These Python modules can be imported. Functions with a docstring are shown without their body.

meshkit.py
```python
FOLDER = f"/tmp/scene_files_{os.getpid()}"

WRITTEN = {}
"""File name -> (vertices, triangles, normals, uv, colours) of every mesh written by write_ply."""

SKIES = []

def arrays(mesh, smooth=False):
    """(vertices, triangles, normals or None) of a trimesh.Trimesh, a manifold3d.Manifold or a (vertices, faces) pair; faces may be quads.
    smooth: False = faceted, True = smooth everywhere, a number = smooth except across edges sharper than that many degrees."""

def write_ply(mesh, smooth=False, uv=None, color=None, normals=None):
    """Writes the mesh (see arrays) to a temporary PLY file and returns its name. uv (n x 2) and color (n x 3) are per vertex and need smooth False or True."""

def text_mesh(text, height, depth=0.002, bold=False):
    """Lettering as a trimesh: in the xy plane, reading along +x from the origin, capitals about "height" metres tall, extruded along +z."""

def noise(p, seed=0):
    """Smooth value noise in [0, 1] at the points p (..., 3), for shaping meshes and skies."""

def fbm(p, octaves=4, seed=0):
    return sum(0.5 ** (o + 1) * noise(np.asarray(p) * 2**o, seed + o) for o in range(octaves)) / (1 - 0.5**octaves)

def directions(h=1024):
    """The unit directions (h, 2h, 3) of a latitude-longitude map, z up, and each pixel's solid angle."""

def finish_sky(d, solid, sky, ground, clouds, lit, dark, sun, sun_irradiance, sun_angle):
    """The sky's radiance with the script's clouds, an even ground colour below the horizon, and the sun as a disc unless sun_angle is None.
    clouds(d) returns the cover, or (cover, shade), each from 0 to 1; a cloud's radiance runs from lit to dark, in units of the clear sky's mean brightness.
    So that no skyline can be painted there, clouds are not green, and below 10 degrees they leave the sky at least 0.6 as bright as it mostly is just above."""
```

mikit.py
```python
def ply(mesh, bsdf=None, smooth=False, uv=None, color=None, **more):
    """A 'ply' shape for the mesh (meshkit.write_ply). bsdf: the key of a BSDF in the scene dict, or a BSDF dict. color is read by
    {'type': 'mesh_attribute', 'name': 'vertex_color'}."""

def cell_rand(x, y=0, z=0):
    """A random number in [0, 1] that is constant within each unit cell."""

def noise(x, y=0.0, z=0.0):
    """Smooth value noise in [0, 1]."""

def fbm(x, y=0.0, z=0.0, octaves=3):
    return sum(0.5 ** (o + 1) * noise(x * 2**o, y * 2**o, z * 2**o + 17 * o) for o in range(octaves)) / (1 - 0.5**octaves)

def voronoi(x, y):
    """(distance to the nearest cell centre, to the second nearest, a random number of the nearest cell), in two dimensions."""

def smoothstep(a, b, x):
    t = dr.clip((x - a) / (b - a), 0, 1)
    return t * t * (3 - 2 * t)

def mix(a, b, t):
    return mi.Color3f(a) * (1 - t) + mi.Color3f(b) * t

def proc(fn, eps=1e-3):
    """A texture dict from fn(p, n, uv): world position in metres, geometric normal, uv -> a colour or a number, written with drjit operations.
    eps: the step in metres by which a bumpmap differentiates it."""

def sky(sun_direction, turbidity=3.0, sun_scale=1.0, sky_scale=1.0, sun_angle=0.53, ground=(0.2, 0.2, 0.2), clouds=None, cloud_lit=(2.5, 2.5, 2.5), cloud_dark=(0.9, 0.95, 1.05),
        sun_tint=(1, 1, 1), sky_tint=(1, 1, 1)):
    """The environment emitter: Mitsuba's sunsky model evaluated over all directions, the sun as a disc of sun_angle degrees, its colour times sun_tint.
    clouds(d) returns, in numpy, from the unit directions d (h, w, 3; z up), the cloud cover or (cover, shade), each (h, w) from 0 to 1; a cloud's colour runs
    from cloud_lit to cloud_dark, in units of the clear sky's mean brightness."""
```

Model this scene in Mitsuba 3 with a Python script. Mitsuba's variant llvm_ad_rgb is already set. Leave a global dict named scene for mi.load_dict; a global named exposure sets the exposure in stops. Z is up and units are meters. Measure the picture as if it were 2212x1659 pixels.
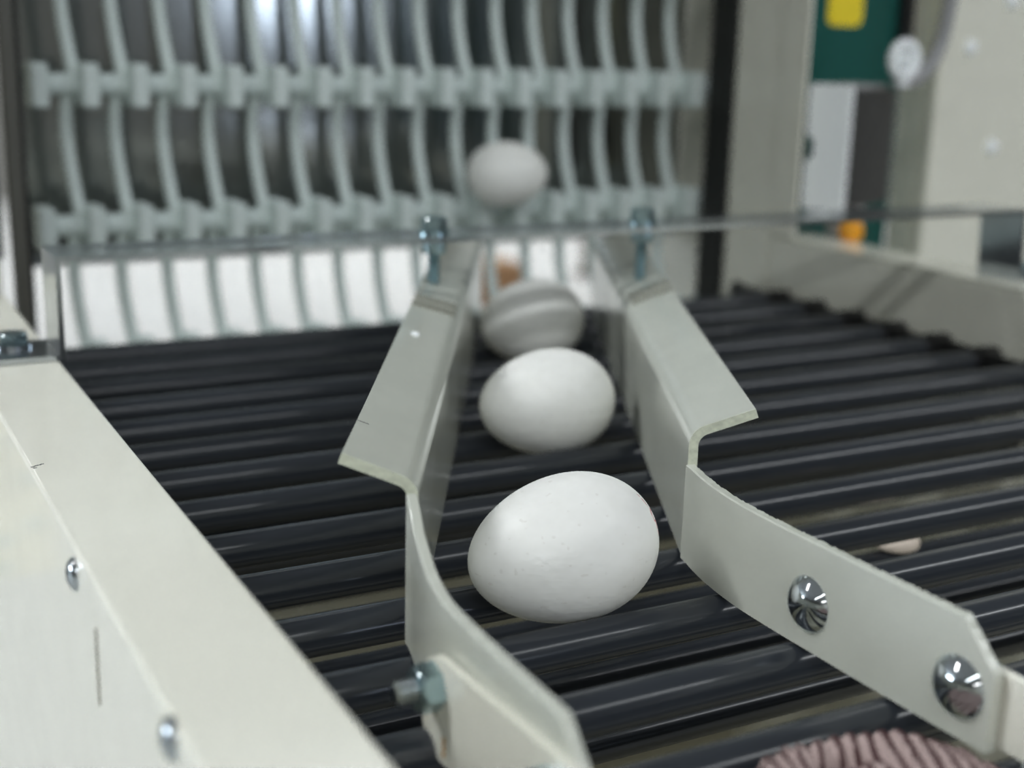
import math, random
import numpy as np, trimesh, manifold3d as m3
import mitsuba as mi, drjit as dr
import mikit, meshkit
from shapely.geometry import Polygon, Point, box as sbox
from mikit import noise, fbm, smoothstep, mix

random.seed(7)
rng = np.random.default_rng(7)
T = mi.ScalarTransform4f
scene, labels = {'type': 'scene'}, {}

# ------------------------------------------------------------------ camera, light, exposure
F_PX = 2901.2
RIGHT = np.array([0.8832, -0.4683, 0.0266])
DOWN = np.array([-0.0945, -0.2332, -0.9678])
FWD = np.array([0.4594, 0.8523, -0.2502])
EYE = np.array([0.0, 0.0, 0.162])
scene['camera'] = {
    'type': 'thinlens', 'fov': 2 * math.degrees(math.atan(1106 / F_PX)), 'fov_axis': 'x',
    'to_world': T().look_at(origin=EYE.tolist(), target=(EYE + FWD).tolist(), up=(-DOWN).tolist()),
    'aperture_radius': 0.0033, 'focus_distance': 0.392, 'near_clip': 0.01, 'far_clip': 100.0}
exposure = 0.0
LAMP = (1.0, 1.05, 1.06)          # colour of the tubes, times the row's strength
WINDOW = (9.5, 10.6, 11.8)
# rows of fluorescent fixtures parallel to the rollers: (y, z, first x, last x, strength)
LAMP_ROWS = [(-1.48, 2.0, -4.3, -1.0, 14.0), (-1.48, 2.0, -0.9, 0.4, 20.0), (-1.48, 2.0, 0.5, 1.8, 14.0), (-1.48, 2.0, 1.9, 4.4, 27.0),
             (-4.0, 2.0, -4.3, -1.0, 60.0), (-4.0, 2.0, -0.9, 2.0, 14.0), (1.4, 2.0, -2.45, -1.0, 100.0), (6.1, 2.0, 0.0, 5.6, 42.0)]  # rearmost pair added as fill, last row added to brighten the far floor

# ------------------------------------------------------------------ helpers
def num(key):
    if key not in scene and key not in labels:
        return key
    i = 1
    while f'{key}_{i:03d}' in scene or f'{key}_{i:03d}' in labels:
        i += 1
    return f'{key}_{i:03d}'


def thing(name, label, cat=None, group=None, kind=None):
    key = num(name)
    d = {'label': label}
    if cat: d['category'] = cat
    if group: d['group'] = group
    if kind: d['kind'] = kind
    labels[key] = d
    return key


def used(key):
    return key in scene or any(k.startswith(key + '__') for k in scene)


def put(name, mesh, mat, parent=None, smooth=30, label=None, **more):
    base = (parent + '__' if parent else '') + name
    key, i = base, 0
    while key in scene or (parent and key in labels):
        i += 1
        key = f'{base}_{i:03d}'
    scene[key] = mikit.ply(mesh, mat, smooth=smooth, **more)
    if label:
        labels[key] = {'label': label}
    return key


def again(name, src, to_world, parent=None):
    """another copy of an entry under its own key"""
    base = (parent + '__' if parent else '') + name
    key, i = base, 0
    while key in scene:
        i += 1
        key = f'{base}_{i:03d}'
    scene[key] = {**src, 'to_world': to_world}
    return key


def box(x0, x1, y0, y1, z0, z1):
    m = trimesh.creation.box((x1 - x0, y1 - y0, z1 - z0))
    m.apply_translation(((x0 + x1) / 2, (y0 + y1) / 2, (z0 + z1) / 2))
    return m


def rbox(x0, x1, y0, y1, z0, z1, r=0.001, seg=8):
    """box with rounded edges: hull of eight small spheres"""
    s = m3.Manifold.sphere(r, seg)
    ms = [s.translate((x, y, z)) for x in (x0 + r, x1 - r) for y in (y0 + r, y1 - r) for z in (z0 + r, z1 - r)]
    return tm(m3.Manifold.batch_hull(ms))


def tm(man):
    m = man.to_mesh()
    return trimesh.Trimesh(np.array(m.vert_properties[:, :3], float), np.array(m.tri_verts), process=False)


def man(mesh):
    mesh = mesh.copy(); mesh.merge_vertices()
    return m3.Manifold(m3.Mesh(np.asarray(mesh.vertices, np.float32), np.asarray(mesh.faces, np.uint32)))


def cat(*ms):
    return trimesh.util.concatenate(list(ms))


def cyl(p0, p1, r, n=24):
    return trimesh.creation.cylinder(r, segment=np.array([p0, p1], float), sections=n)


def prism(poly, depth):
    return trimesh.creation.extrude_polygon(poly, depth, engine='earcut')


def frame(mesh, origin, x, y, z):
    """local axes -> world"""
    M = np.eye(4)
    M[:3, 0], M[:3, 1], M[:3, 2], M[:3, 3] = x, y, z, origin
    mesh = mesh.copy()
    mesh.apply_transform(M)
    if np.linalg.det(M[:3, :3]) < 0:
        mesh.invert()
    return mesh


def lathe(profile, n=40):
    return trimesh.creation.revolve(np.array(profile, float), sections=n)


def sweep(pts, rad, n=12, caps=True):
    p = np.asarray(pts, float)
    t = np.gradient(p, axis=0); t /= np.linalg.norm(t, axis=1, keepdims=True)
    a = np.cross(t[0], [0.13, 0.95, 0.28]); a /= np.linalg.norm(a)
    rings = []
    for i in range(len(p)):
        a = a - t[i] * (a @ t[i]); a /= np.linalg.norm(a)
        b = np.cross(t[i], a)
        ang = np.arange(n) * 2 * math.pi / n
        rr = rad[i] if np.ndim(rad) else rad
        ra, rb = (rr if np.ndim(rr) else (rr, rr))
        rings.append(p[i] + np.cos(ang)[:, None] * a * ra + np.sin(ang)[:, None] * b * rb)
    return loft(rings, caps)


def loft(rings, caps=True, closed=True):
    k, n = len(rings), len(rings[0])
    v = np.vstack(rings); f = []
    for i in range(k - 1):
        for j in range(n if closed else n - 1):
            a, b = i * n + j, i * n + (j + 1) % n
            f += [[a, b, b + n], [a, b + n, a + n]]
    if caps:
        for i, flip in ((0, True), (k - 1, False)):
            c = len(v); v = np.vstack([v, rings[i].mean(0)])
            for j in range(n):
                a, b = i * n + j, i * n + (j + 1) % n
                f.append([b, a, c] if flip else [a, b, c])
    m = trimesh.Trimesh(v, np.array(f), process=False)
    m.fix_normals()
    return m


def bez(p0, p1, p2, n=14):
    t = np.linspace(0, 1, n)[:, None]
    return (1 - t) ** 2 * np.array(p0) + 2 * t * (1 - t) * np.array(p1) + t * t * np.array(p2)


def bez3(p0, p1, p2, p3, n=14):
    t = np.linspace(0, 1, n)[:, None]
    p0, p1, p2, p3 = map(np.array, (p0, p1, p2, p3))
    return (1 - t) ** 3 * p0 + 3 * t * (1 - t) ** 2 * p1 + 3 * t * t * (1 - t) * p2 + t ** 3 * p3


def hexagon(af):
    r = af / math.sqrt(3)
    return Polygon([(r * math.cos(a), r * math.sin(a)) for a in np.arange(6) * math.pi / 3 + 0.2])


# ------------------------------------------------------------------ materials
def prin(key, col, rough, metallic=0.0, spec=0.5, **kw):
    c = {'type': 'rgb', 'value': list(col)} if not isinstance(col, dict) else col
    scene[key] = {'type': 'twosided', 'b': {'type': 'principled', 'base_color': c, 'roughness': rough, 'metallic': metallic, 'specular': spec, **kw}}


def speck(base, var, scale):
    base = mi.Color3f(list(base)) if False else base
    def fn(p, n, uv):
        t = fbm(p.x * scale, p.y * scale, p.z * scale, 3)
        return mix(tuple(b * (1 - var) for b in base), tuple(min(1, b * (1 + var)) for b in base), t)
    return mikit.proc(fn)


prin('paint_cream', speck((0.75, 0.735, 0.65), 0.03, 60), 0.09)
scene['guide_plastic'] = {'type': 'twosided', 'b': {'type': 'roughplastic', 'diffuse_reflectance': speck((0.555, 0.565, 0.505), 0.06, 70), 'alpha': 0.035, 'int_ior': 1.5, 'nonlinear': False}}
prin('guide_cut', speck((0.60, 0.62, 0.50), 0.25, 700), 0.6)
prin('roller_plastic', speck((0.025, 0.029, 0.036), 0.12, 50), 0.21)
prin('roller_cap', (0.012, 0.012, 0.013), 0.4)
prin('chain_black', (0.010, 0.010, 0.010), 0.45)
prin('zinc', speck((0.50, 0.53, 0.56), 0.10, 120), 0.12, 0.95)
prin('zinc_blue', (0.36, 0.48, 0.51), 0.2, 0.95)
prin('chrome', (0.66, 0.71, 0.74), 0.07, 1.0)
prin('finger_plastic', speck((0.62, 0.69, 0.68), 0.05, 30), 0.42)
prin('steel', speck((0.30, 0.31, 0.30), 0.14, 7), 0.13, 0.95)
prin('green_paint', speck((0.008, 0.085, 0.072), 0.05, 20), 0.35)
prin('yellow', (0.93, 0.72, 0.035), 0.4)
prin('white_plastic', (0.90, 0.93, 0.95), 0.4)
prin('black_plastic', (0.013, 0.013, 0.016), 0.35)
prin('grey_plastic', (0.42, 0.41, 0.40), 0.4)
prin('orange', (0.85, 0.36, 0.015), 0.4)
prin('hose_grey', (0.30, 0.30, 0.31), 0.35)
prin('tan_paint', speck((0.60, 0.56, 0.42), 0.05, 15), 0.4)
prin('seal_rubber', (0.008, 0.009, 0.008), 0.6)
prin('post_grey', speck((0.085, 0.083, 0.072), 0.1, 20), 0.4)
prin('cardboard', speck((0.36, 0.20, 0.10), 0.12, 8), 0.8)
prin('olive_steel', (0.12, 0.11, 0.08), 0.6)
prin('shell', (0.80, 0.68, 0.58), 0.6)  # pale colour of the pieces added for bright spots under the rollers
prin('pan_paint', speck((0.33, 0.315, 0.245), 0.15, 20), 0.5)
prin('strip_grey', speck((0.20, 0.20, 0.165), 0.15, 60), 0.4)
prin('ink', (0.10, 0.10, 0.10), 0.6)
prin('rust', (0.42, 0.23, 0.07), 0.7)
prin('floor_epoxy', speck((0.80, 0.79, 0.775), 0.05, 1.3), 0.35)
prin('floor_grey', speck((0.30, 0.30, 0.29), 0.1, 1.3), 0.5)
prin('wall_paint', speck((0.25, 0.24, 0.22), 0.1, 0.8), 0.7)
prin('ceiling_paint', (0.5, 0.5, 0.5), 0.8)
prin('dark_green', (0.02, 0.05, 0.05), 0.5)
prin('pale_yellow', (0.55, 0.55, 0.33), 0.6)
prin('fixture_white', (0.7, 0.7, 0.7), 0.5)


def egg_bsdf(key, stamp=None):
    def fn(p, n, uv):
        a = fbm(p.x * 260, p.y * 260, p.z * 260, 3)
        b = fbm(p.x * 1500, p.y * 1500, p.z * 1500, 2)
        c = mix((0.80, 0.795, 0.765), (0.86, 0.858, 0.835), a)
        pit = smoothstep(0.86, 0.90, noise(p.x * 700, p.y * 700, p.z * 700 + 31))
        c = mix(c, (0.60, 0.57, 0.53), pit * 0.3)
        if stamp is not None:                       # worn red date stamp printed on the shell
            q = mi.Vector3f(p.x - stamp[0], p.y - stamp[1], p.z - stamp[2])
            v = q.z
            u = q.y * 0.8 + q.x * 0.6
            ring = smoothstep(0.0006, 0.0002, dr.abs(dr.sqrt(dr.square(v - 0.0018) + dr.square(u)) - 0.0017))
            ring2 = smoothstep(0.0006, 0.0002, dr.abs(dr.sqrt(dr.square(v + 0.0020) + dr.square(u)) - 0.0015))
            bar = smoothstep(0.0005, 0.0002, dr.abs(u + 0.0004)) * smoothstep(0.0072, 0.0068, dr.abs(v - 0.0062) + 0.0052)
            near = smoothstep(0.012, 0.010, dr.norm(q)) * smoothstep(0.25, 0.40, noise(p.x * 1800, p.y * 1800, p.z * 1800))
            c = mix(c, (0.50, 0.10, 0.13), dr.clip(ring + ring2 + bar, 0, 1) * near)
        return c
    scene[key] = {'type': 'twosided', 'b': {'type': 'bumpmap', 'arbitrary': mikit.proc(lambda p, n, uv: fbm(p.x * 900, p.y * 900, p.z * 900, 2), 2e-4), 'scale': 0.00012,
                  'bsdf': {'type': 'principled', 'base_color': mikit.proc(fn), 'roughness': 0.42, 'specular': 0.4}}}


egg_bsdf('eggshell_stamped', stamp=(0.2080, 0.2995, 0.0290))
egg_bsdf('eggshell')


def cloth_fn(p, n, uv):
    s = uv.x + 0.05 * noise(uv.x * 3, uv.y * 9)
    w = dr.abs(s - dr.floor(s) - 0.5) * 2
    t = smoothstep(0.55, 0.80, w + 0.30 * (noise(uv.x * 9, uv.y * 60) - 0.5))
    k = fbm(uv.x * 20, uv.y * 90, 0, 2)
    return mix(mix((0.36, 0.27, 0.26), (0.48, 0.38, 0.365), k), (0.06, 0.028, 0.03), t)


scene['towel'] = {'type': 'twosided', 'b': {'type': 'principled', 'base_color': mikit.proc(cloth_fn), 'roughness': 0.95, 'specular': 0.1}}

# ------------------------------------------------------------------ the room
FZ, CZ = -0.95, 2.6
def struct(name, mesh, mat, label):
    put(name, mesh, mat, smooth=False)
    labels[name] = {'label': label, 'kind': 'structure'}
struct('floor', cat(box(-9, 7, -5.2, 4.2, FZ - 0.1, FZ), box(-9, 0.3, 4.2, 9.2, FZ - 0.1, FZ)), 'floor_grey', 'grey hall floor under the machine')
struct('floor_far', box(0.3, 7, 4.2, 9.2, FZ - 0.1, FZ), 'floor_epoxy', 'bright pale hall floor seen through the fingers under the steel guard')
struct('ceiling', box(-9, 7, -5.2, 9.2, CZ, CZ + 0.1), 'ceiling_paint', 'hall ceiling above the machine')
LY0, LY1, LZ0, LZ1 = 3.4, 8.0, 0.3, 2.45        # tall window of the left wall: the highlights on the bolts and the eggs
struct('wall_left', cat(box(-9.1, -9, -5.2, LY0, FZ, CZ), box(-9.1, -9, LY1, 9.2, FZ, CZ), box(-9.1, -9, LY0, LY1, FZ, LZ0), box(-9.1, -9, LY0, LY1, LZ1, CZ)), 'wall_paint', 'left hall wall')
scene['window_2'] = mikit.ply(box(-9.08, -9.07, LY0, LY1, LZ0, LZ1), 'white_plastic', smooth=False, emitter={'type': 'area', 'radiance': {'type': 'rgb', 'value': list(WINDOW)}})
labels['window_2'] = {'label': 'bright daylight window pane in the left hall wall', 'kind': 'structure'}
struct('wall_right', box(7, 7.1, -5.2, 9.2, FZ, CZ), 'wall_paint', 'right hall wall')
struct('wall_far', box(-9, 7, 9.2, 9.3, FZ, CZ), 'wall_paint', 'far hall wall')
# near wall with a window opening (mirrored in the steel guard)
WX0, WX1, WZ0, WZ1 = 2.10, 2.60, 0.24, 1.2
near = cat(box(-9, WX0, -5.3, -5.2, FZ, CZ), box(WX1, 7, -5.3, -5.2, FZ, CZ), box(WX0, WX1, -5.3, -5.2, FZ, WZ0), box(WX0, WX1, -5.3, -5.2, WZ1, CZ))
struct('wall_near', near, 'wall_paint', 'near hall wall behind the viewer')
scene['window_1'] = mikit.ply(box(WX0, WX1, -5.28, -5.27, WZ0, WZ1), 'white_plastic', smooth=False, emitter={'type': 'area', 'radiance': {'type': 'rgb', 'value': [8.0, 9.3, 11.5]}})
labels['window_1'] = {'label': 'bright daylight window pane in the near hall wall', 'kind': 'structure'}
k = thing('machine_cabinet', 'dark green machine cabinet against the near wall', 'cabinet')
put('body', rbox(2.78, 3.55, -5.1, -4.5, FZ, 1.3, 0.02), 'dark_green', k); put('plinth', box(2.82, 3.5, -5.08, -4.52, FZ, FZ + 0.06), 'black_plastic', k)
k = thing('column', 'pale yellow steel column by the near wall', 'column')
put('shaft', rbox(3.95, 4.25, -5.1, -4.9, FZ, CZ, 0.01), 'pale_yellow', k); put('foot', box(3.9, 4.3, -5.15, -4.85, FZ, FZ + 0.03), 'pale_yellow', k)

# lamps
for row, (y, z, xa, xb, power) in enumerate(LAMP_ROWS):
    x, n = xa, 0
    while x < xb - 0.1:
        n += 1
        k = thing('ceiling_light', f'long white unseen fluorescent fixture, number {n} from the left in hanging row {row + 1}', 'light', 'fluorescent fixtures under the ceiling')
        put('housing', box(x, x + 1.36, y - 0.1, y + 0.1, z + 0.005, z + 0.07), 'fixture_white', k, smooth=False)
        for xr in (x + 0.2, x + 1.16):
            put('rod', cyl((xr, y, z + 0.07), (xr, y, CZ), 0.006, 8), 'fixture_white', k, smooth=False)
        scene[k + '__diffuser'] = {'type': 'rectangle', 'to_world': T().translate([x + 0.68, y, z]).rotate([1, 0, 0], 180).scale([0.67, 0.07, 1]),
                                   'emitter': {'type': 'area', 'radiance': {'type': 'rgb', 'value': [c * power for c in LAMP]}}}
        x += 1.4

# ------------------------------------------------------------------ roller bed
Y0, PITCH, RR = 0.2561, 0.03515, 0.0059
XL, XR = 0.062, 0.560
ORD = ['first', 'second', 'third', 'fourth', 'fifth', 'sixth', 'seventh', 'eighth', 'ninth', 'tenth', 'eleventh', 'twelfth', 'thirteenth', 'fourteenth', 'fifteenth', 'sixteenth', 'seventeenth', 'eighteenth', 'nineteenth']
tube_m = cyl((XL, 0, 0), (XR - 0.012, 0, 0), RR, 40)
cap_m = cat(cyl((XR - 0.012, 0, 0), (XR - 0.004, 0, 0), RR * 0.92, 24), cyl((XR - 0.004, 0, 0), (XR + 0.004, 0, 0), RR * 0.5, 16))
tube_p, cap_p = mikit.ply(tube_m, 'roller_plastic', smooth=30), mikit.ply(cap_m, 'roller_cap', smooth=30)
for i, kk in enumerate(range(12, -5, -1)):
    t = thing('conveyor_roller', f'black plastic conveyor roller, {ORD[i]} from the far end of the roller bed', 'roller', 'black rollers of the bed')
    M = T().translate([0, Y0 + PITCH * kk, 0])
    again('tube', tube_p, M, t); again('end_cap', cap_p, M, t)
for i, kk in enumerate(range(12, -5, -1)):       # the returning run of the endless bed, seen in the gaps
    t = thing('return_roller', f'shaded black roller of the lower returning run, {ORD[i]} from the far end', 'roller', 'rollers of the lower run')
    M = T().translate([0, Y0 + PITCH * (kk + 0.16), -0.036])
    again('tube', tube_p, M, t); again('end_cap', cap_p, M, t)
# chain at the right ends of the rollers
ch = thing('roller_chain', 'black side chain linking the right ends of the rollers along the right side plate', 'chain')
lp = Point(-PITCH / 2, 0).buffer(0.0075, 10).union(Point(PITCH / 2, 0).buffer(0.0075, 10)).union(sbox(-PITCH / 2, -0.0055, PITCH / 2, 0.0055))
link_m = prism(lp, 0.0022)
link_m = frame(link_m, (0, 0, 0), (0, 1, 0), (0, 0, 1), (1, 0, 0))
link_p = mikit.ply(link_m, 'chain_black', smooth=30)
bush_p = mikit.ply(cyl((0, 0, 0), (0.012, 0, 0), 0.0072, 16), 'chain_black', smooth=30)
for kk in range(-4, 13):
    again('link', link_p, T().translate([0.5565 if kk % 2 else 0.5535, Y0 + PITCH * (kk + 0.5), 0]), ch)
    again('bush', bush_p, T().translate([0.5545, Y0 + PITCH * kk, 0]), ch)

# pan under the bed with pale pieces added to stand for bright spots
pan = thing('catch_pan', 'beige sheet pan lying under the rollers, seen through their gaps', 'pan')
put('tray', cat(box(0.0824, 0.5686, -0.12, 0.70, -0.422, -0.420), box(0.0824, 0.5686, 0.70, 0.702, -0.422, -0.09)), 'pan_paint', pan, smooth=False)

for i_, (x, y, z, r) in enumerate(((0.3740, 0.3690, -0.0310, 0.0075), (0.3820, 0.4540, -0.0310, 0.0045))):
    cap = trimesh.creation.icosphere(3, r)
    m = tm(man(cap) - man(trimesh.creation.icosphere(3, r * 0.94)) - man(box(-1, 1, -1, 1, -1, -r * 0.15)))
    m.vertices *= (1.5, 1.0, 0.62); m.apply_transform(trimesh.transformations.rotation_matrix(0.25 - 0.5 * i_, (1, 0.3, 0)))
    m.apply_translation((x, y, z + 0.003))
    key = thing('bright_spot_piece', ('larger' if i_ == 0 else 'smaller') + ' pale curved piece added for a bright spot below the rollers right of the right guide', 'eggshell')
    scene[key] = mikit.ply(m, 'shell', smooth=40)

# ------------------------------------------------------------------ side rails
def rail_profile(inner, outer, ztop, zbot, th=0.0016, lip=0.004, r=0.0022):
    """closed XZ polygon of a folded sheet: inner web, top flange, outer web"""
    s = 1 if outer > inner else -1
    a, b = min(inner, outer), max(inner, outer)
    big = sbox(a, zbot, b, ztop).buffer(-r).buffer(r, 6)
    big = big.union(sbox(a, zbot, b, ztop - 0.02))
    return big.difference(sbox(a + th, zbot - 1, b - th, ztop - th))


def yprism(poly, y0, y1):
    m = prism(poly, y1 - y0)
    return frame(m, (0, y1, 0), (1, 0, 0), (0, 0, 1), (0, -1, 0))


lr = thing('side_rail', 'glossy cream painted left side rail of the conveyor with small screws on its outer face', 'rail')
put('body', yprism(rail_profile(0.0824, 0.0518, 0.040, -0.42, r=0.0012), -0.12, 0.70), 'paint_cream', lr)
def screw(x, y, z, nrm, r, h, mat, parent, name='screw', slot=True):
    prof = [(0, h)] + [(r * math.sin(a), h * math.cos(a)) for a in np.linspace(0.25, math.pi / 2, 8)] + [(r, -0.0006), (0, -0.0006)]
    m = lathe(prof, 28)
    if slot:
        m = tm(man(m) - man(box(-r * 0.55, r * 0.55, -r * 0.12, r * 0.12, h * 0.45, h * 2)) - man(box(-r * 0.12, r * 0.12, -r * 0.55, r * 0.55, h * 0.45, h * 2)))
    nrm = np.array(nrm, float); a = np.cross(nrm, (0.2, 0.5, 0.84)); a /= np.linalg.norm(a)
    return put(name, frame(m, (x, y, z), a, np.cross(nrm, a), nrm), mat, parent)
for (y, z) in ((0.3168, 0.0330), (0.2231, 0.0362)):
    screw(0.0518, y, z, (-1, 0, 0), 0.0042, 0.0022, 'chrome', lr)
put('seam', box(0.05150, 0.0524, 0.2925, 0.2935, 0.0095, 0.0285), 'olive_steel', lr, smooth=False, label='short upright slit in the outer face')
# chips along the outer top edge
chips = cat(*[box(0.0523 + a, 0.0523 + a + 0.0011, 0.3835 + b, 0.3835 + b + 0.0005, 0.04000, 0.04007) for a, b in ((0, 0), (0.001, 0.0007), (0.0019, 0.0011), (0.0004, -0.0012), (0.0028, 0.0016))])
put('paint_chip', chips, 'ink', lr, smooth=False, label='tiny dark paint chips at the edge')

rr = thing('side_rail', 'cream right side plate of the conveyor with a folded top flange', 'rail')
put('body', yprism(rail_profile(0.5686, 0.600, 0.0386, -0.42), -0.12, 0.70), 'paint_cream', rr)
put('top_flange', rbox(0.5684, 0.6002, -0.12, 0.70, 0.0386, 0.0402, 0.0007), 'paint_cream', rr, label='folded top flange')

# ------------------------------------------------------------------ slotted cross bracket over the bed
br = thing('cross_bracket', 'slotted zinc plated flat bar bridging the conveyor from rail to rail', 'bracket')
BY0, BY1, BT, ZT, ZB = 0.5095, 0.5395, 0.0020, 0.0793, 0.0402
BXL, BXR = 0.0825, 0.5873
def strip_profile(t, grow):
    x0, x1 = BXL - 0.030, BXR + 0.028
    outer = [(x0, ZB), (BXL, ZB), (BXL, ZT), (BXR, ZT), (BXR, ZB), (x1, ZB)]
    from shapely.geometry import LineString
    line = LineString([(x0, ZB + t / 2), (BXL + t / 2, ZB + t / 2), (BXL + t / 2, ZT - t / 2), (BXR - t / 2, ZT - t / 2), (BXR + 0.0024 - t / 2, ZB + t / 2), (x1, ZB + t / 2)])
    p = line.buffer(t / 2, cap_style=2, join_style=2)
    return p.buffer(-0.0007).buffer(0.0014, 6).buffer(-0.0007) if grow else p
strip = frame(prism(strip_profile(BT, False).buffer(0.0008, 6).buffer(-0.0008), BY1 - BY0), (0, BY1, 0), (1, 0, 0), (0, 0, 1), (0, -1, 0))
sm = man(strip)
for xa, xb in ((0.105, 0.185), (0.198, 0.230), (0.262, 0.336), (0.366, 0.452), (0.466, 0.552)):
    hull = m3.Manifold.batch_hull([m3.Manifold.cylinder(0.02, 0.0040, 0.0040, 16).translate((x, (BY0 + BY1) / 2, ZT - 0.01)) for x in (xa, xb)])
    sm = sm - hull
put('strip', tm(sm), 'zinc', br, smooth=25)
hx = lambda af, h: prism(hexagon(af), h)
def hexhead(x, y, z, af=0.0100, h=0.0042, ang=0.0):
    m = tm(man(hx(af, h)) ^ man(lathe([(0, 0), (af * 0.58, 0), (af * 0.58, h * 0.75), (af * 0.48, h), (0, h)], 32)))
    m.apply_transform(trimesh.transformations.rotation_matrix(ang, (0, 0, 1)))
    m.apply_translation((x, y, z)); return m
fb = thing('hex_bolt', 'zinc hex bolt fixing the left foot of the cross bracket to the cream rail', 'bolt')
put('head', hexhead(0.0688, 0.5300, 0.0436, 0.0100, 0.0042, 0.3), 'zinc_blue', fb); put('washer', cyl((0.0688, 0.53, 0.0422), (0.0688, 0.53, 0.0436), 0.0068, 32), 'zinc', fb)
fb = thing('hex_bolt', 'zinc hex bolt fixing the right foot of the cross bracket to the right rail', 'bolt')
put('head', hexhead(0.6055, 0.5200, 0.0436, 0.0100, 0.0042, 0.3), 'zinc_blue', fb); put('washer', cyl((0.6055, 0.52, 0.0422), (0.6055, 0.52, 0.0436), 0.0068, 32), 'zinc', fb)
for n_, (bx, zb, zh) in enumerate(((0.2426, 0.0545, 0), (0.3497, 0.0525, 0))):
    hb = thing('hanging_bolt', ('left' if n_ == 0 else 'right') + ' blue zinc threaded bolt hanging from the cross bracket down to the ' + ('left' if n_ == 0 else 'right') + ' guide', 'bolt', 'bolts hanging from the cross bracket')
    by = 0.5245
    put('head', hexhead(bx, by, ZT + 0.0012, 0.0100, 0.0058, 0.25), 'zinc_blue', hb)
    put('washer', cyl((bx, by, ZT), (bx, by, ZT + 0.0012), 0.0068, 32), 'zinc_blue', hb)
    put('nut', hexhead(bx, by, ZT - BT - 0.0066, 0.0092, 0.0066, 0.6), 'zinc_blue', hb)
    zs = np.linspace(zb, ZT - BT, 240)
    prof = [(0, zb)] + [(0.0025 + 0.00022 * math.sin(2 * math.pi * z / 0.0008), z) for z in zs] + [(0, ZT - BT)]
    m = lathe(prof, 20); m.apply_translation((bx, by, 0))
    put('shank', m, 'zinc_blue', hb, smooth=50)

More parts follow.
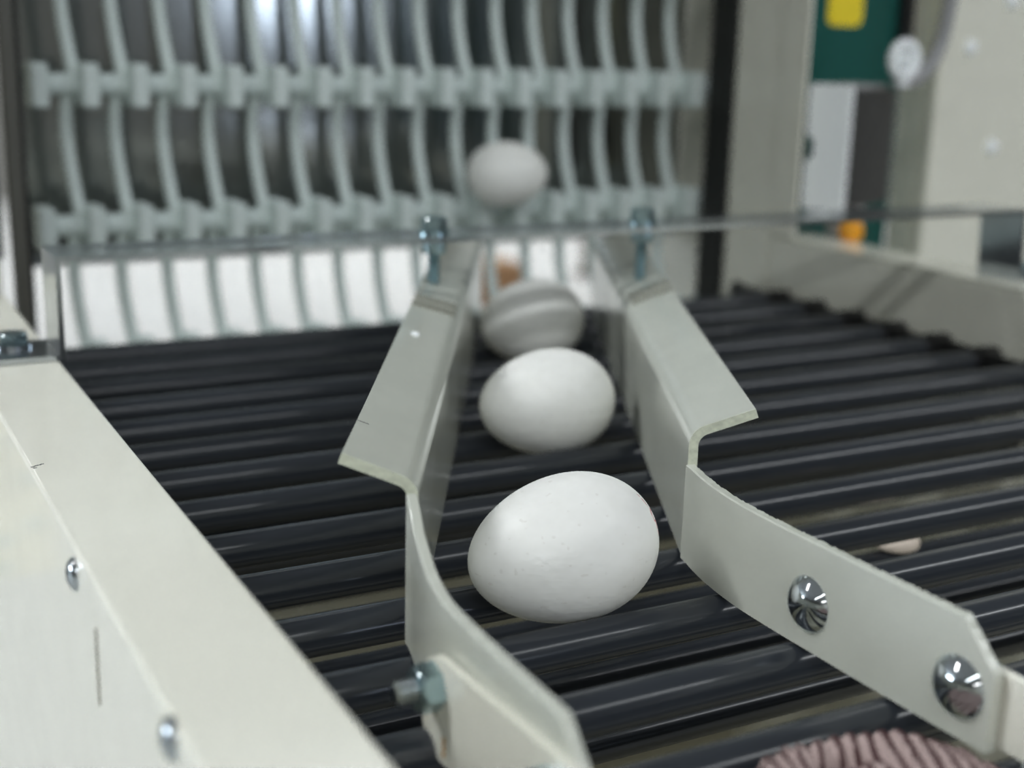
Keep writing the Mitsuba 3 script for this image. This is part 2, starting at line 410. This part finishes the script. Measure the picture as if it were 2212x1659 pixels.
# ------------------------------------------------------------------ the two bent plastic guides
TH = 0.0029
ZBOT = 0.0068
def sheet(path, ztop, side, zbot=ZBOT, jitter=0.0):
    """upright sheet along a plan path (its channel face); side = +1: thickness to the right of the path, -1: to the left"""
    p = np.array(path, float)
    t = np.gradient(p, axis=0); t /= np.linalg.norm(t, axis=1, keepdims=True)
    n = np.stack([t[:, 1], -t[:, 0]], 1) * side
    rings = []
    for i in range(len(p)):
        q = p[i] + n[i] * TH
        z, zj = ztop[i], ztop[i] + jitter * (rng.random() - 0.5)
        b = 0.0004
        rings.append(np.array([[*p[i], zbot], [*p[i], z - b], [*(p[i] + n[i] * b), z], [*(q - n[i] * b), zj], [*q, zj - b], [*q, zbot]]))
    return loft(rings)


def dense(path, step=0.0035):
    p = np.array(path, float)
    s = np.r_[0, np.cumsum(np.linalg.norm(np.diff(p, axis=0), axis=1))]
    k = np.linspace(0, s[-1], max(3, int(s[-1] / step)))
    return np.stack([np.interp(k, s, p[:, 0]), np.interp(k, s, p[:, 1])], 1)


def lip_section(a, b, side, zb_a, zb_b, out, rise_a, rise_b, rad=0.0068, thick=TH):
    """straight bent length from plan point a to b: upright wall, rounded bend, lip leaning outwards. zb_: height of the bend's inner corner"""
    a, b = np.array(a, float), np.array(b, float)
    d = (b - a) / np.linalg.norm(b - a)
    n = np.array([d[1], -d[0]]) * side
    rings = []
    for f in np.linspace(0, 1, 9):
        zb, rise = zb_a + (zb_b - zb_a) * f, rise_a + (rise_b - rise_a) * f
        al = math.atan2(rise, out)                    # lip angle above the horizontal
        turn = math.pi / 2 - al
        # channel-side profile (u outward, w up)
        tl = rad * math.tan(turn / 2)
        pts = [(0, ZBOT), (0, zb - tl)]
        cx, cw = rad, zb - tl
        pts += [(cx - rad * math.cos(g), cw + rad * math.sin(g)) for g in np.linspace(0, turn, 7)[1:]]
        pts.append((out, zb + rise))
        back = []
        rad2 = rad - thick
        back.append((out + thick * math.sin(al), zb + rise - thick * math.cos(al)))
        back += [(cx - rad2 * math.cos(g), cw + rad2 * math.sin(g)) for g in np.linspace(turn, 0, 7)]
        back.append((thick, ZBOT))
        base = a + (b - a) * f
        rings.append(np.array([[*(base + n * u), w] for u, w in pts + back]))
    # caps: triangulate the profile as a polygon
    body = loft(rings, caps=False)
    prof = Polygon(pts + back)
    k = len(rings[0]); faces = []
    half = len(pts)
    # strip between the two skins
    m_ = len(back)
    for e in (0, len(rings) - 1):
        o = e * k
        i, j = 0, k - 1
        while i < half - 1 or j > half:
            if i < half - 1 and (j == half or i / (half - 1) <= (k - 1 - j) / (m_ - 1)):
                faces.append([o + i, o + i + 1, o + j]); i += 1
            else:
                faces.append([o + i, o + j, o + j - 1]); j -= 1
    m = trimesh.Trimesh(body.vertices, np.vstack([body.faces, np.array(faces)]), process=False)
    m.fix_normals()
    return m, n


def dome(x, y, z, nrm, parent, r=0.0078, h=0.0042, name='carriage_bolt'):
    R_ = (r * r + h * h) / (2 * h)
    prof = [(R_ * math.sin(a), R_ * math.cos(a) - (R_ - h)) for a in np.linspace(0, math.asin(r / R_), 16)] + [(r, -0.0006), (0, -0.0006)]
    prof[0] = (0, h)
    nrm = np.array(nrm, float); a = np.array((0.0, 0.0, 1.0)); b = np.cross(nrm, a)
    return put(name, frame(lathe(prof, 48), (x, y, z), a, b, nrm), 'chrome', parent, smooth=40, label='domed chrome bolt head')


# right guide
g2 = thing('guide_rail', 'right grey plastic guide with a flared lip, its bent tail carrying two domed bolt heads', 'guide rail')
cutR = (0.2333, 0.3185)
rp = dense([cutR, (0.2302, 0.3095), (0.2282, 0.3010), (0.2266, 0.2909), (0.2256, 0.2814), (0.2254, 0.2700), (0.2256, 0.2553), (0.2262, 0.2255), (0.2270, 0.2030), (0.2276, 0.1912), (0.22765, 0.1905)], 0.0009)
from scipy.ndimage import gaussian_filter1d
rp = np.stack([gaussian_filter1d(rp[:, 0], 5, mode='nearest'), rp[:, 1]], 1)
rz = np.interp(rp[:, 1][::-1], [0.1905, 0.1910, 0.2005, 0.26, 0.4], [0.0266, 0.0270, 0.0368, 0.0370, 0.0374])[::-1]
tail = sheet(rp, rz, -1, jitter=0.0004)
endR = (0.4030, 0.6530)
wallR, nR = lip_section(cutR, endR, 1, 0.0480, 0.0490, 0.0196, 0.0072, 0.0085)
put('sheet', cat(wallR, tail), 'guide_plastic', g2, smooth=32)
ru = (np.array(endR) - np.array(cutR)) / np.linalg.norm(np.array(endR) - np.array(cutR))
put('cut_edge', lip_section(np.array(cutR) - ru * 0.0003, np.array(cutR) - ru * 0.00002, 1, 0.0480, 0.0480, 0.0196, 0.0072, 0.0072)[0], 'guide_cut', g2, smooth=32, label='rough greenish sawn edge')
for (y, z) in ((0.2514, 0.0195), (0.2003, 0.0192)):
    x = 0.2257 if y > 0.22 else 0.2271
    dome(x, y, z, (-1, 0, 0), g2)
    m = hx(0.0100, 0.005); put('nut', frame(m, (x + TH + 0.003, y, z), (0, 1, 0), (0, 0, 1), (1, 0, 0)), 'zinc_blue', g2)

# left guide
g1 = thing('guide_rail', 'left grey plastic guide with a flared lip, its curved tail bolted to a cream bracket', 'guide rail')
cutL = (0.1346, 0.2985)
xe = 0.1233
lpth = dense([(0.1346, 0.2985), (0.1333, 0.2930), (0.1303, 0.2830), (0.1266, 0.2690), (0.1244, 0.2570), (0.1236, 0.2387), (xe, 0.2185), (0.1231, 0.1930), (0.1231, 0.1900)], 0.0010)
lpth = np.stack([gaussian_filter1d(lpth[:, 0], 5, mode='nearest'), lpth[:, 1]], 1)
lz = np.interp(lpth[:, 1][::-1], [0.1900, 0.1910, 0.2005, 0.2570, 0.2700, 0.2900, 0.2985], [0.0266, 0.0270, 0.0366, 0.0370, 0.0380, 0.0412, 0.0480])[::-1]
tailL = sheet(lpth, lz, 1, jitter=0.0003)
endL = (0.1346 + 0.4841 * 0.415, 0.2985 + 0.875 * 0.415)
wallL, nL = lip_section(cutL, endL, -1, 0.0512, 0.0560, 0.0198, 0.0070, 0.0030)
put('sheet', cat(wallL, tailL), 'guide_plastic', g1, smooth=32)
lu = np.array((0.4841, 0.875))
put('cut_edge', lip_section(np.array(cutL) - lu * 0.0003, np.array(cutL) - lu * 0.00002, -1, 0.0512, 0.0512, 0.0198, 0.0070, 0.0070)[0], 'guide_cut', g1, smooth=32, label='rough greenish sawn edge')
bk1 = None
for (y, z) in ((0.2514, 0.0193), (0.1990, 0.0205)):
    dome(xe, y, z, (1, 0, 0), g1)
# joint strips and small marks on the lips
def lip_box(a, d2, n2, s0, s1, u0, u1, zb, rise, out, h0=0.0, h1=0.0006):
    """thin slab lying on a lip between distances s along it and u across it"""
    a = np.array(a); d2 = np.array(d2); pts = []
    al = math.atan2(rise, out); up = np.array([-n2[0] * math.sin(al), -n2[1] * math.sin(al), math.cos(al)])
    for h in (h0, h1):
        for s, u in ((s0, u0), (s1, u0), (s1, u1), (s0, u1)):
            base = a + d2 * s + n2 * u
            pts.append(np.array([*base, zb + rise * u / out]) + up * h)
    m = trimesh.Trimesh(np.array(pts), [[0, 2, 1], [0, 3, 2], [4, 5, 6], [4, 6, 7], [0, 1, 5], [0, 5, 4], [1, 2, 6], [1, 6, 5], [2, 3, 7], [2, 7, 6], [3, 0, 4], [3, 4, 7]], process=False)
    m.fix_normals(); return m
dL, dR = np.array((0.4841, 0.875)), (np.array(endR) - np.array(cutR)) / np.linalg.norm(np.array(endR) - np.array(cutR))
def zl(s): return 0.0512 + 0.0048 * s / 0.415, 0.0070 - 0.0040 * s / 0.415
def zr(s): return 0.0480 + 0.0010 * s / 0.375, 0.0072 + 0.0013 * s / 0.375
for s in (0.196, 0.209):
    z_, r_ = zl(s)
    put('joint_strip', lip_box(cutL, dL, nL, s, s + 0.0055, 0.0025, 0.0197, z_, r_, 0.0198, -0.0003, 0.0009), 'strip_grey', g1, smooth=False, label='darker strip across the lip')
for s in (0.190, 0.203):
    z_, r_ = zr(s)
    put('joint_strip', lip_box(cutR, dR, nR, s, s + 0.0055, 0.0025, 0.0195, z_, r_, 0.0196, -0.0003, 0.0009), 'strip_grey', g2, smooth=False, label='darker strip across the lip')
z_, r_ = zl(0.030)
put('pencil_mark', lip_box(cutL, dL, nL, 0.0300, 0.0304, 0.0165, 0.0196, z_, r_, 0.0198, -0.0002, 0.00006), 'ink', g1, smooth=False, label='short dark pencil mark')
sv = 0.148; z_, r_ = zl(sv); pv = np.array(cutL) + dL * sv + nL * 0.0142
screw(pv[0], pv[1], z_ + r_ * 0.0142 / 0.0198, (0, 0, 1), 0.0019, 0.0009, 'white_plastic', g1, 'rivet', False)

# cream mounting brackets of the guide tails
def plate_bracket(x0, x1, yend, ztop, zbot, tilt, key):
    poly = sbox(-0.30, zbot, yend, ztop).buffer(-0.009).buffer(0.009, 10).union(sbox(-0.30, zbot, yend - 0.02, ztop))
    m = prism(poly, x1 - x0)
    m = frame(m, (x0, 0, 0), (0, 1, 0), (0, 0, 1), (1, 0, 0))
    v = m.vertices; v[:, 2] += tilt * (yend - v[:, 1]); m.vertices = v
    return put('plate', m, 'paint_cream', key, smooth=35)
mb = thing('mounting_bracket', 'cream painted bracket plate with rounded end bolted outside the left guide tail', 'bracket')
plate_bracket(xe - TH - 0.0023, xe - TH - 0.0001, 0.2590, 0.0262, 0.0010, 0.05, mb)
for (y, z) in ((0.2514, 0.0193), (0.1990, 0.0205)):
    x = xe - TH - 0.0023
    m = tm(man(hx(0.0100, 0.0052)) ^ man(lathe([(0, 0), (0.0058, 0), (0.0058, 0.0039), (0.0047, 0.0052), (0, 0.0052)], 32)))
    put('nut', frame(m, (x, y, z), (0, 1, 0), (0, 0, 1), (-1, 0, 0)), 'zinc_blue', mb)
    zs = np.linspace(0, 0.0050, 40)
    prof = [(0, 0)] + [(0.0027 + 0.0002 * math.sin(2 * math.pi * q / 0.0009), q) for q in zs] + [(0.0020, 0.0056), (0, 0.0056)]
    put('bolt_end', frame(lathe(prof, 20), (x - 0.0048, y, z), (0, 1, 0), (0, 0, 1), (-1, 0, 0)), 'chrome', mb, smooth=40)
put('rust_spot', box(xe - TH - 0.00236, xe - TH - 0.0021, 0.2462, 0.2475, 0.0035, 0.0085), 'rust', mb, smooth=False, label='small orange rust streak')
mb2 = thing('mounting_bracket', 'cream painted bracket plate behind the end of the right guide tail', 'bracket')
plate_bracket(0.2276 + TH + 0.0004, 0.2276 + TH + 0.0034, 0.2150, 0.0258, 0.0080, 0.0, mb2)
screw(0.2306, 0.1800, 0.0060, (-1, 0, 0), 0.0030, 0.0020, 'chrome', mb2, 'screw')

# ------------------------------------------------------------------ eggs
def egg_mesh(L, B, k=0.16, n=64, m=96):
    """long axis +x pointing to the blunt end"""
    th = np.linspace(0, math.pi, n)
    x = np.cos(th) * L / 2
    r = B / 2 * np.sin(th) * (1 + k * np.cos(th) - 0.06 * np.cos(th) ** 2 * 0)
    r *= (B / 2) / r.max()
    ph = np.arange(m) * 2 * math.pi / m
    rings = [np.stack([np.full(m, x[i]), r[i] * np.cos(ph), r[i] * np.sin(ph)], 1) for i in range(1, n - 1)]
    v = np.vstack([[[L / 2, 0, 0]], *rings, [[-L / 2, 0, 0]]])
    f = []
    for j in range(m):
        f.append([0, 1 + j, 1 + (j + 1) % m])
        f.append([len(v) - 1, 1 + (n - 3) * m + (j + 1) % m, 1 + (n - 3) * m + j])
    for i in range(n - 3):
        for j in range(m):
            a, b = 1 + i * m + j, 1 + i * m + (j + 1) % m
            f += [[a, a + m, b + m], [a, b + m, b]]
    mm = trimesh.Trimesh(v, f, process=False); mm.fix_normals(); return mm


def place_egg(L, B, k, pos, yaw, tilt, label, mat, flip=False):
    m = egg_mesh(L, B, k)
    if flip: m.apply_transform(trimesh.transformations.rotation_matrix(math.pi, (0, 0, 1)))
    m.apply_transform(trimesh.transformations.rotation_matrix(math.radians(-tilt), (0, 1, 0)))
    m.apply_transform(trimesh.transformations.rotation_matrix(math.radians(yaw), (0, 0, 1)))
    m.apply_translation(pos)
    key = num('egg')
    put(key, m, mat, smooth=True)
    labels[key] = {'label': label, 'category': 'egg', 'group': 'white eggs on the conveyor'}
mid = lambda k: Y0 + PITCH * (k + 0.5)
place_egg(0.0572, 0.0424, 0.11, (0.1845, mid(1), 0.0210), -3, 6, 'large sharp white egg nearest to the camera, between the guide tails', 'eggshell_stamped')
place_egg(0.0575, 0.0425, 0.10, (0.2583, mid(5), 0.0210), 0, 0, 'white egg on the rollers between the guides, second from the camera', 'eggshell')
place_egg(0.0570, 0.0430, 0.09, (0.3285, mid(9), 0.0212), 2, 2, 'white egg with grey shadow stripes from the slotted bar, third from the camera', 'eggshell')
place_egg(0.0545, 0.0415, 0.10, (0.4065, 0.768, 0.0765), 0, 0, 'blurred white egg riding on the fingers of the elevator belt above the bar', 'eggshell', True)

# ------------------------------------------------------------------ finger elevator belt
eb = thing('elevator_belt', 'pale grey plastic finger belt hanging as a curtain behind the roller bed', 'conveyor belt')
EY, EP, EX0, NL = 0.803, 0.0274, 0.1245, 18
ZR = [0.2095, 0.1295, 0.0495, -0.0305, -0.1105]
rod_p = mikit.ply(cyl((EX0 - 0.004, 0, 0), (EX0 + EP * (NL - 1) + 0.002, 0, 0), 0.0062, 16), 'finger_plastic', smooth=40)
hub_m = rbox(-0.0044, 0.0046, -0.021, 0.004, -0.0120, 0.0120, 0.0012, 8)
hub_p = mikit.ply(hub_m, 'finger_plastic', smooth=40)
fp = bez3((-0.0076, 0.001, 0.002), (-0.0135, 0.009, -0.022), (-0.0085, 0.007, -0.050), (-0.0058, -0.003, -0.078), 14)
fing_m = sweep(fp, [(0.0038, 0.0040)] * 14, 10)
fing_p = mikit.ply(fing_m, 'finger_plastic', smooth=40)
for r, z in enumerate(ZR):
    again('cross_rod', rod_p, T().translate([0, EY, z]), eb)
    for i in range(NL):
        again('hub_block', hub_p, T().translate([EX0 + EP * i, EY, z]), eb)
        if 1 <= i < NL - 1:
            again('finger', fing_p, T().translate([EX0 + EP * i, EY, z]), eb)

# steel guard between the two runs of the belt
gp = thing('guard_panel', 'dull stainless guard sheet upright behind the finger belt', 'panel')
put('sheet', box(0.1230, 0.6040, 0.862, 0.864, 0.020, 0.95), 'steel', gp, smooth=False)
put('bottom_hem', rbox(0.1230, 0.6040, 0.858, 0.866, 0.0170, 0.0235, 0.001), 'zinc', gp)

# housing of the elevator
eh = thing('elevator_housing', 'cream painted sheet metal housing wall right of the finger belt', 'housing')
put('side_wall', rbox(0.5686, 0.5716, 0.7022, 0.7495, -0.20, 0.95, 0.001), 'paint_cream', eh)
put('front_edge', rbox(0.5674, 0.5700, 0.676, 0.7019, 0.0404, 0.95, 0.001), 'paint_cream', eh)
put('seal_strip', rbox(0.5660, 0.580, 0.7495, 0.777, -0.20, 0.95, 0.001), 'seal_rubber', eh, label='black rubber seal strip')
put('added_shade_plate', rbox(0.0640, 0.0670, 0.655, 0.780, 0.0402, 0.95, 0.001), 'paint_cream', eh)  # unseen plate added to keep lamp light off the right side plate
put('added_shade_wall', box(0.0955, 0.0970, 0.777, 1.10, -0.20, 0.95), 'paint_cream', eh, smooth=False)  # unseen wall added to block the left-forward lamps from the right side
put('inner_wall', box(0.606, 0.609, 0.760, 0.960, -0.20, 0.95), 'paint_cream', eh, smooth=False)
ef = thing('steel_frame', 'grey steel frame post left of the finger belt', 'frame')
put('post', rbox(0.0985, 0.1060, 0.735, 0.742, -0.6, 0.95, 0.001), 'post_grey', ef)
put('web', box(0.1072, 0.1092, 0.742, 0.775, -0.6, 0.95), 'seal_rubber', ef, smooth=False)
put('outer_post', rbox(0.080, 0.0960, 0.752, 0.766, 0.040, 0.95, 0.001), 'seal_rubber', ef)

# ------------------------------------------------------------------ machine parts at the right
cb = thing('machine_cover', 'cream sheet metal cover with pale round screws at the right edge', 'cover')
put('front', rbox(0.7195, 1.35, 0.716, 0.727, -0.70, 0.60, 0.002), 'paint_cream', cb)
put('side', box(0.7195, 0.7215, 0.727, 0.7515, -0.70, 0.60), 'paint_cream', cb, smooth=False)
for (x, z) in ((0.7476, 0.1632), (0.7795, 0.0931), (0.7836, 0.1962)):
    screw(x, 0.716, z, (0, -1, 0), 0.0058, 0.0045, 'white_plastic', cb, 'screw', False)
gc = thing('green_plate', 'dark green painted machine plate with a yellow sticker behind the white control box', 'plate')
put('sheet', rbox(0.615, 0.7190, 0.752, 0.756, -0.02, 0.60, 0.001), 'green_paint', gc)
put('edge_return', box(0.7105, 0.7190, 0.744, 0.752, 0.14, 0.60), 'black_plastic', gc, smooth=False)
st = sbox(0.6459, 0.1755, 0.6776, 0.230).buffer(-0.006).buffer(0.006)
put('sticker', frame(prism(st, 0.0004), (0, 0.7519, 0), (1, 0, 0), (0, 0, 1), (0, -1, 0)), 'yellow', gc, label='yellow sticker with rounded corners')
bx_ = thing('control_box', 'upright control box with a white notched cover and a black body on the right rail', 'control box')
def turned(mesh, pivot=(0.5945, 0.660, 0.0), deg=25.0):
    mesh.apply_transform(trimesh.transformations.rotation_matrix(math.radians(deg), (0, 0, 1)))
    mesh.apply_translation(pivot)
    return mesh
put('body', turned(rbox(0.0, 0.070, 0.0, 0.0265, 0.0600, 0.1350, 0.0015)), 'black_plastic', bx_)
put('top_cap', turned(rbox(0.0, 0.055, 0.001, 0.0265, 0.1351, 0.1385, 0.001)), 'hose_grey', bx_)
cov = sbox(0.0, 0.0590, 0.0285, 0.1385).buffer(-0.003).buffer(0.003).difference(Polygon([(0.0300, 0.1080), (0.0235, 0.1030), (0.0235, 0.0930), (0.0300, 0.0880)]))
put('cover', turned(frame(prism(cov, 0.004), (-0.0042, 0, 0), (0, 1, 0), (0, 0, 1), (1, 0, 0))), 'white_plastic', bx_, label='white cover with a notch in its far edge')
put('connector', turned(cyl((0.032, 0.013, 0.0402), (0.032, 0.013, 0.0600), 0.0120, 24)), 'grey_plastic', bx_, label='grey cylindrical connector')
kn = thing('orange_knob', 'small orange knob below the white control box', 'knob')
put('cap', frame(lathe([(0, 0.010), (0.0050, 0.0095), (0.0070, 0.0075), (0.0072, 0.0), (0, 0)], 28), (0.6020, 0.664, 0.0462), (1, 0, 0), (0, 0, 1), (0, -1, 0)), 'orange', kn)
put('stem', cyl((0.6020, 0.664, 0.0462), (0.6110, 0.676, 0.0500), 0.0035, 16), 'grey_plastic', kn)
hs = thing('air_hose', 'grey bent air hose ending in a round pale fitting beside the green plate', 'hose')
pts = np.vstack([bez3((0.672, 0.660, 0.330), (0.6715, 0.660, 0.250), (0.674, 0.664, 0.190), (0.6705, 0.667, 0.1680), 14), bez3((0.6705, 0.667, 0.1680), (0.668, 0.668, 0.156), (0.659, 0.668, 0.1405), (0.6420, 0.668, 0.1405), 14)[1:]])
put('tube', sweep(pts, 0.0048, 14), 'hose_grey', hs)
ring = trimesh.creation.torus(0.0100, 0.0036, major_sections=32, minor_sections=14)
put('fitting_ring', frame(ring, (0.6370, 0.664, 0.1545), (1, 0, 0), (0, 0, 1), (0, -1, 0)), 'white_plastic', hs, label='round pale fitting ring')
put('fitting_core', frame(lathe([(0.0020, 0.0035), (0.0050, 0.003), (0.0050, -0.003), (0.0020, -0.003), (0.0020, 0.0035)], 28), (0.6370, 0.664, 0.1545), (1, 0, 0), (0, 0, 1), (0, -1, 0)), 'white_plastic', hs)
put('elbow', cyl((0.6400, 0.668, 0.1375), (0.6400, 0.668, 0.1480), 0.0052, 20), 'white_plastic', hs)

# ------------------------------------------------------------------ far things on the floor, under the belt
bxk = thing('cardboard_box', 'brown cardboard box standing on the bright floor far behind the belt', 'box')
put('carton', box(2.47, 2.74, 5.0, 5.3, FZ, -0.78), 'cardboard', bxk, smooth=False); put('tape', box(2.47, 2.74, 5.13, 5.17, -0.78, -0.778), 'tan_paint', bxk, smooth=False)
pl = thing('floor_post', 'dark olive steel post standing on the bright floor behind the belt', 'post')
put('shaft', rbox(3.36, 3.43, 5.5, 5.56, FZ, -0.2, 0.005), 'olive_steel', pl); put('foot', box(3.32, 3.47, 5.46, 5.60, FZ, FZ + 0.012), 'olive_steel', pl)

# neighbouring machine on the left, mirrored in the glossy rail
nm = thing('end_plate', 'bolted sheet end plate beside the rail, mirrored in its outer face', 'plate')
put('plate', rbox(-0.0190, 0.0500, 0.800, 0.806, -0.160, 0.020, 0.001), 'tan_paint', nm)
put('slot', rbox(0.0040, 0.0085, 0.7985, 0.8005, -0.1100, -0.0700, 0.0006), 'olive_steel', nm)
for (x, z) in ((-0.0073, -0.0986), (-0.0056, -0.1275), (0.0120, -0.1365), (0.0132, -0.1530), (-0.0010, -0.0740), (0.0350, -0.030)):
    screw(x, 0.800, z, (0, -1, 0), 0.0055, 0.0045, 'zinc_blue', nm, 'bolt', False)

# ------------------------------------------------------------------ striped cloth at the near end
def cloth():
    nu, nv = 190, 110
    U, V = np.meshgrid(np.linspace(0, 1, nu), np.linspace(0, 1, nv), indexing='ij')
    x = 0.1600 + 0.0640 * U
    far = 0.2020 + 0.0075 * np.sin(U * 3.0 + 0.2) - 0.030 * np.clip(U - 0.80, 0, 1) - 0.012 * np.clip(0.25 - U, 0, 1)
    far = far + 0.0030 * np.sin(U * 24) * np.clip(0.75 - U, 0, 1)
    y = far - 0.062 * V
    p = np.stack([x * 95, y * 95, 0 * U], -1)
    fold = meshkit.fbm(p, 3, 5) - 0.5
    edge = 1 - np.exp(-V / 0.07)
    s = (0.88692 * x - 0.46193 * y) / 0.00376 + 4.0 * fold * np.clip(1.5 - 2.0 * U, 0.06, 1)
    h = 0.0072 + 0.0058 * edge + 0.017 * fold * edge * np.clip(1.7 - 2.0 * U, 0.15, 1)
    hollow = np.exp(-(((x - 0.189) / 0.010) ** 2 + ((y - 0.1965) / 0.0045) ** 2))
    h = h - 0.0085 * hollow
    h = 0.0066 + (h - 0.0066) * (1 - np.clip((U - 0.72) / 0.28, 0, 1) ** 2 * 0.85)
    h += 0.0008 * np.cos(2 * math.pi * s)
    h = np.maximum(h, 0.0066)
    v = np.stack([x, y, h], -1).reshape(-1, 3)
    lo = v - [0, 0, 0.0006]
    uv = np.stack([s, V], -1).reshape(-1, 2)
    idx = np.arange(nu * nv).reshape(nu, nv)
    a, b, c, d = idx[:-1, :-1].ravel(), idx[1:, :-1].ravel(), idx[1:, 1:].ravel(), idx[:-1, 1:].ravel()
    f = np.vstack([np.stack([a, c, b], 1), np.stack([a, d, c], 1)])
    edge = np.r_[idx[0, :], idx[1:, -1], idx[-1, -2::-1], idx[-2:0:-1, 0]]
    n0 = nu * nv
    e2 = np.roll(edge, -1)
    side = np.vstack([np.stack([edge, e2, e2 + n0], 1), np.stack([edge, e2 + n0, edge + n0], 1)])
    return trimesh.Trimesh(np.vstack([v, lo]), np.vstack([f, f[:, ::-1] + n0, side]), process=False), np.vstack([uv, uv])
cm, cuv = cloth()
put('striped_cloth', cm, 'towel', smooth=True, uv=cuv)
labels['striped_cloth'] = {'label': 'crumpled pink and maroon striped cloth lying on the nearest rollers', 'category': 'cloth'}
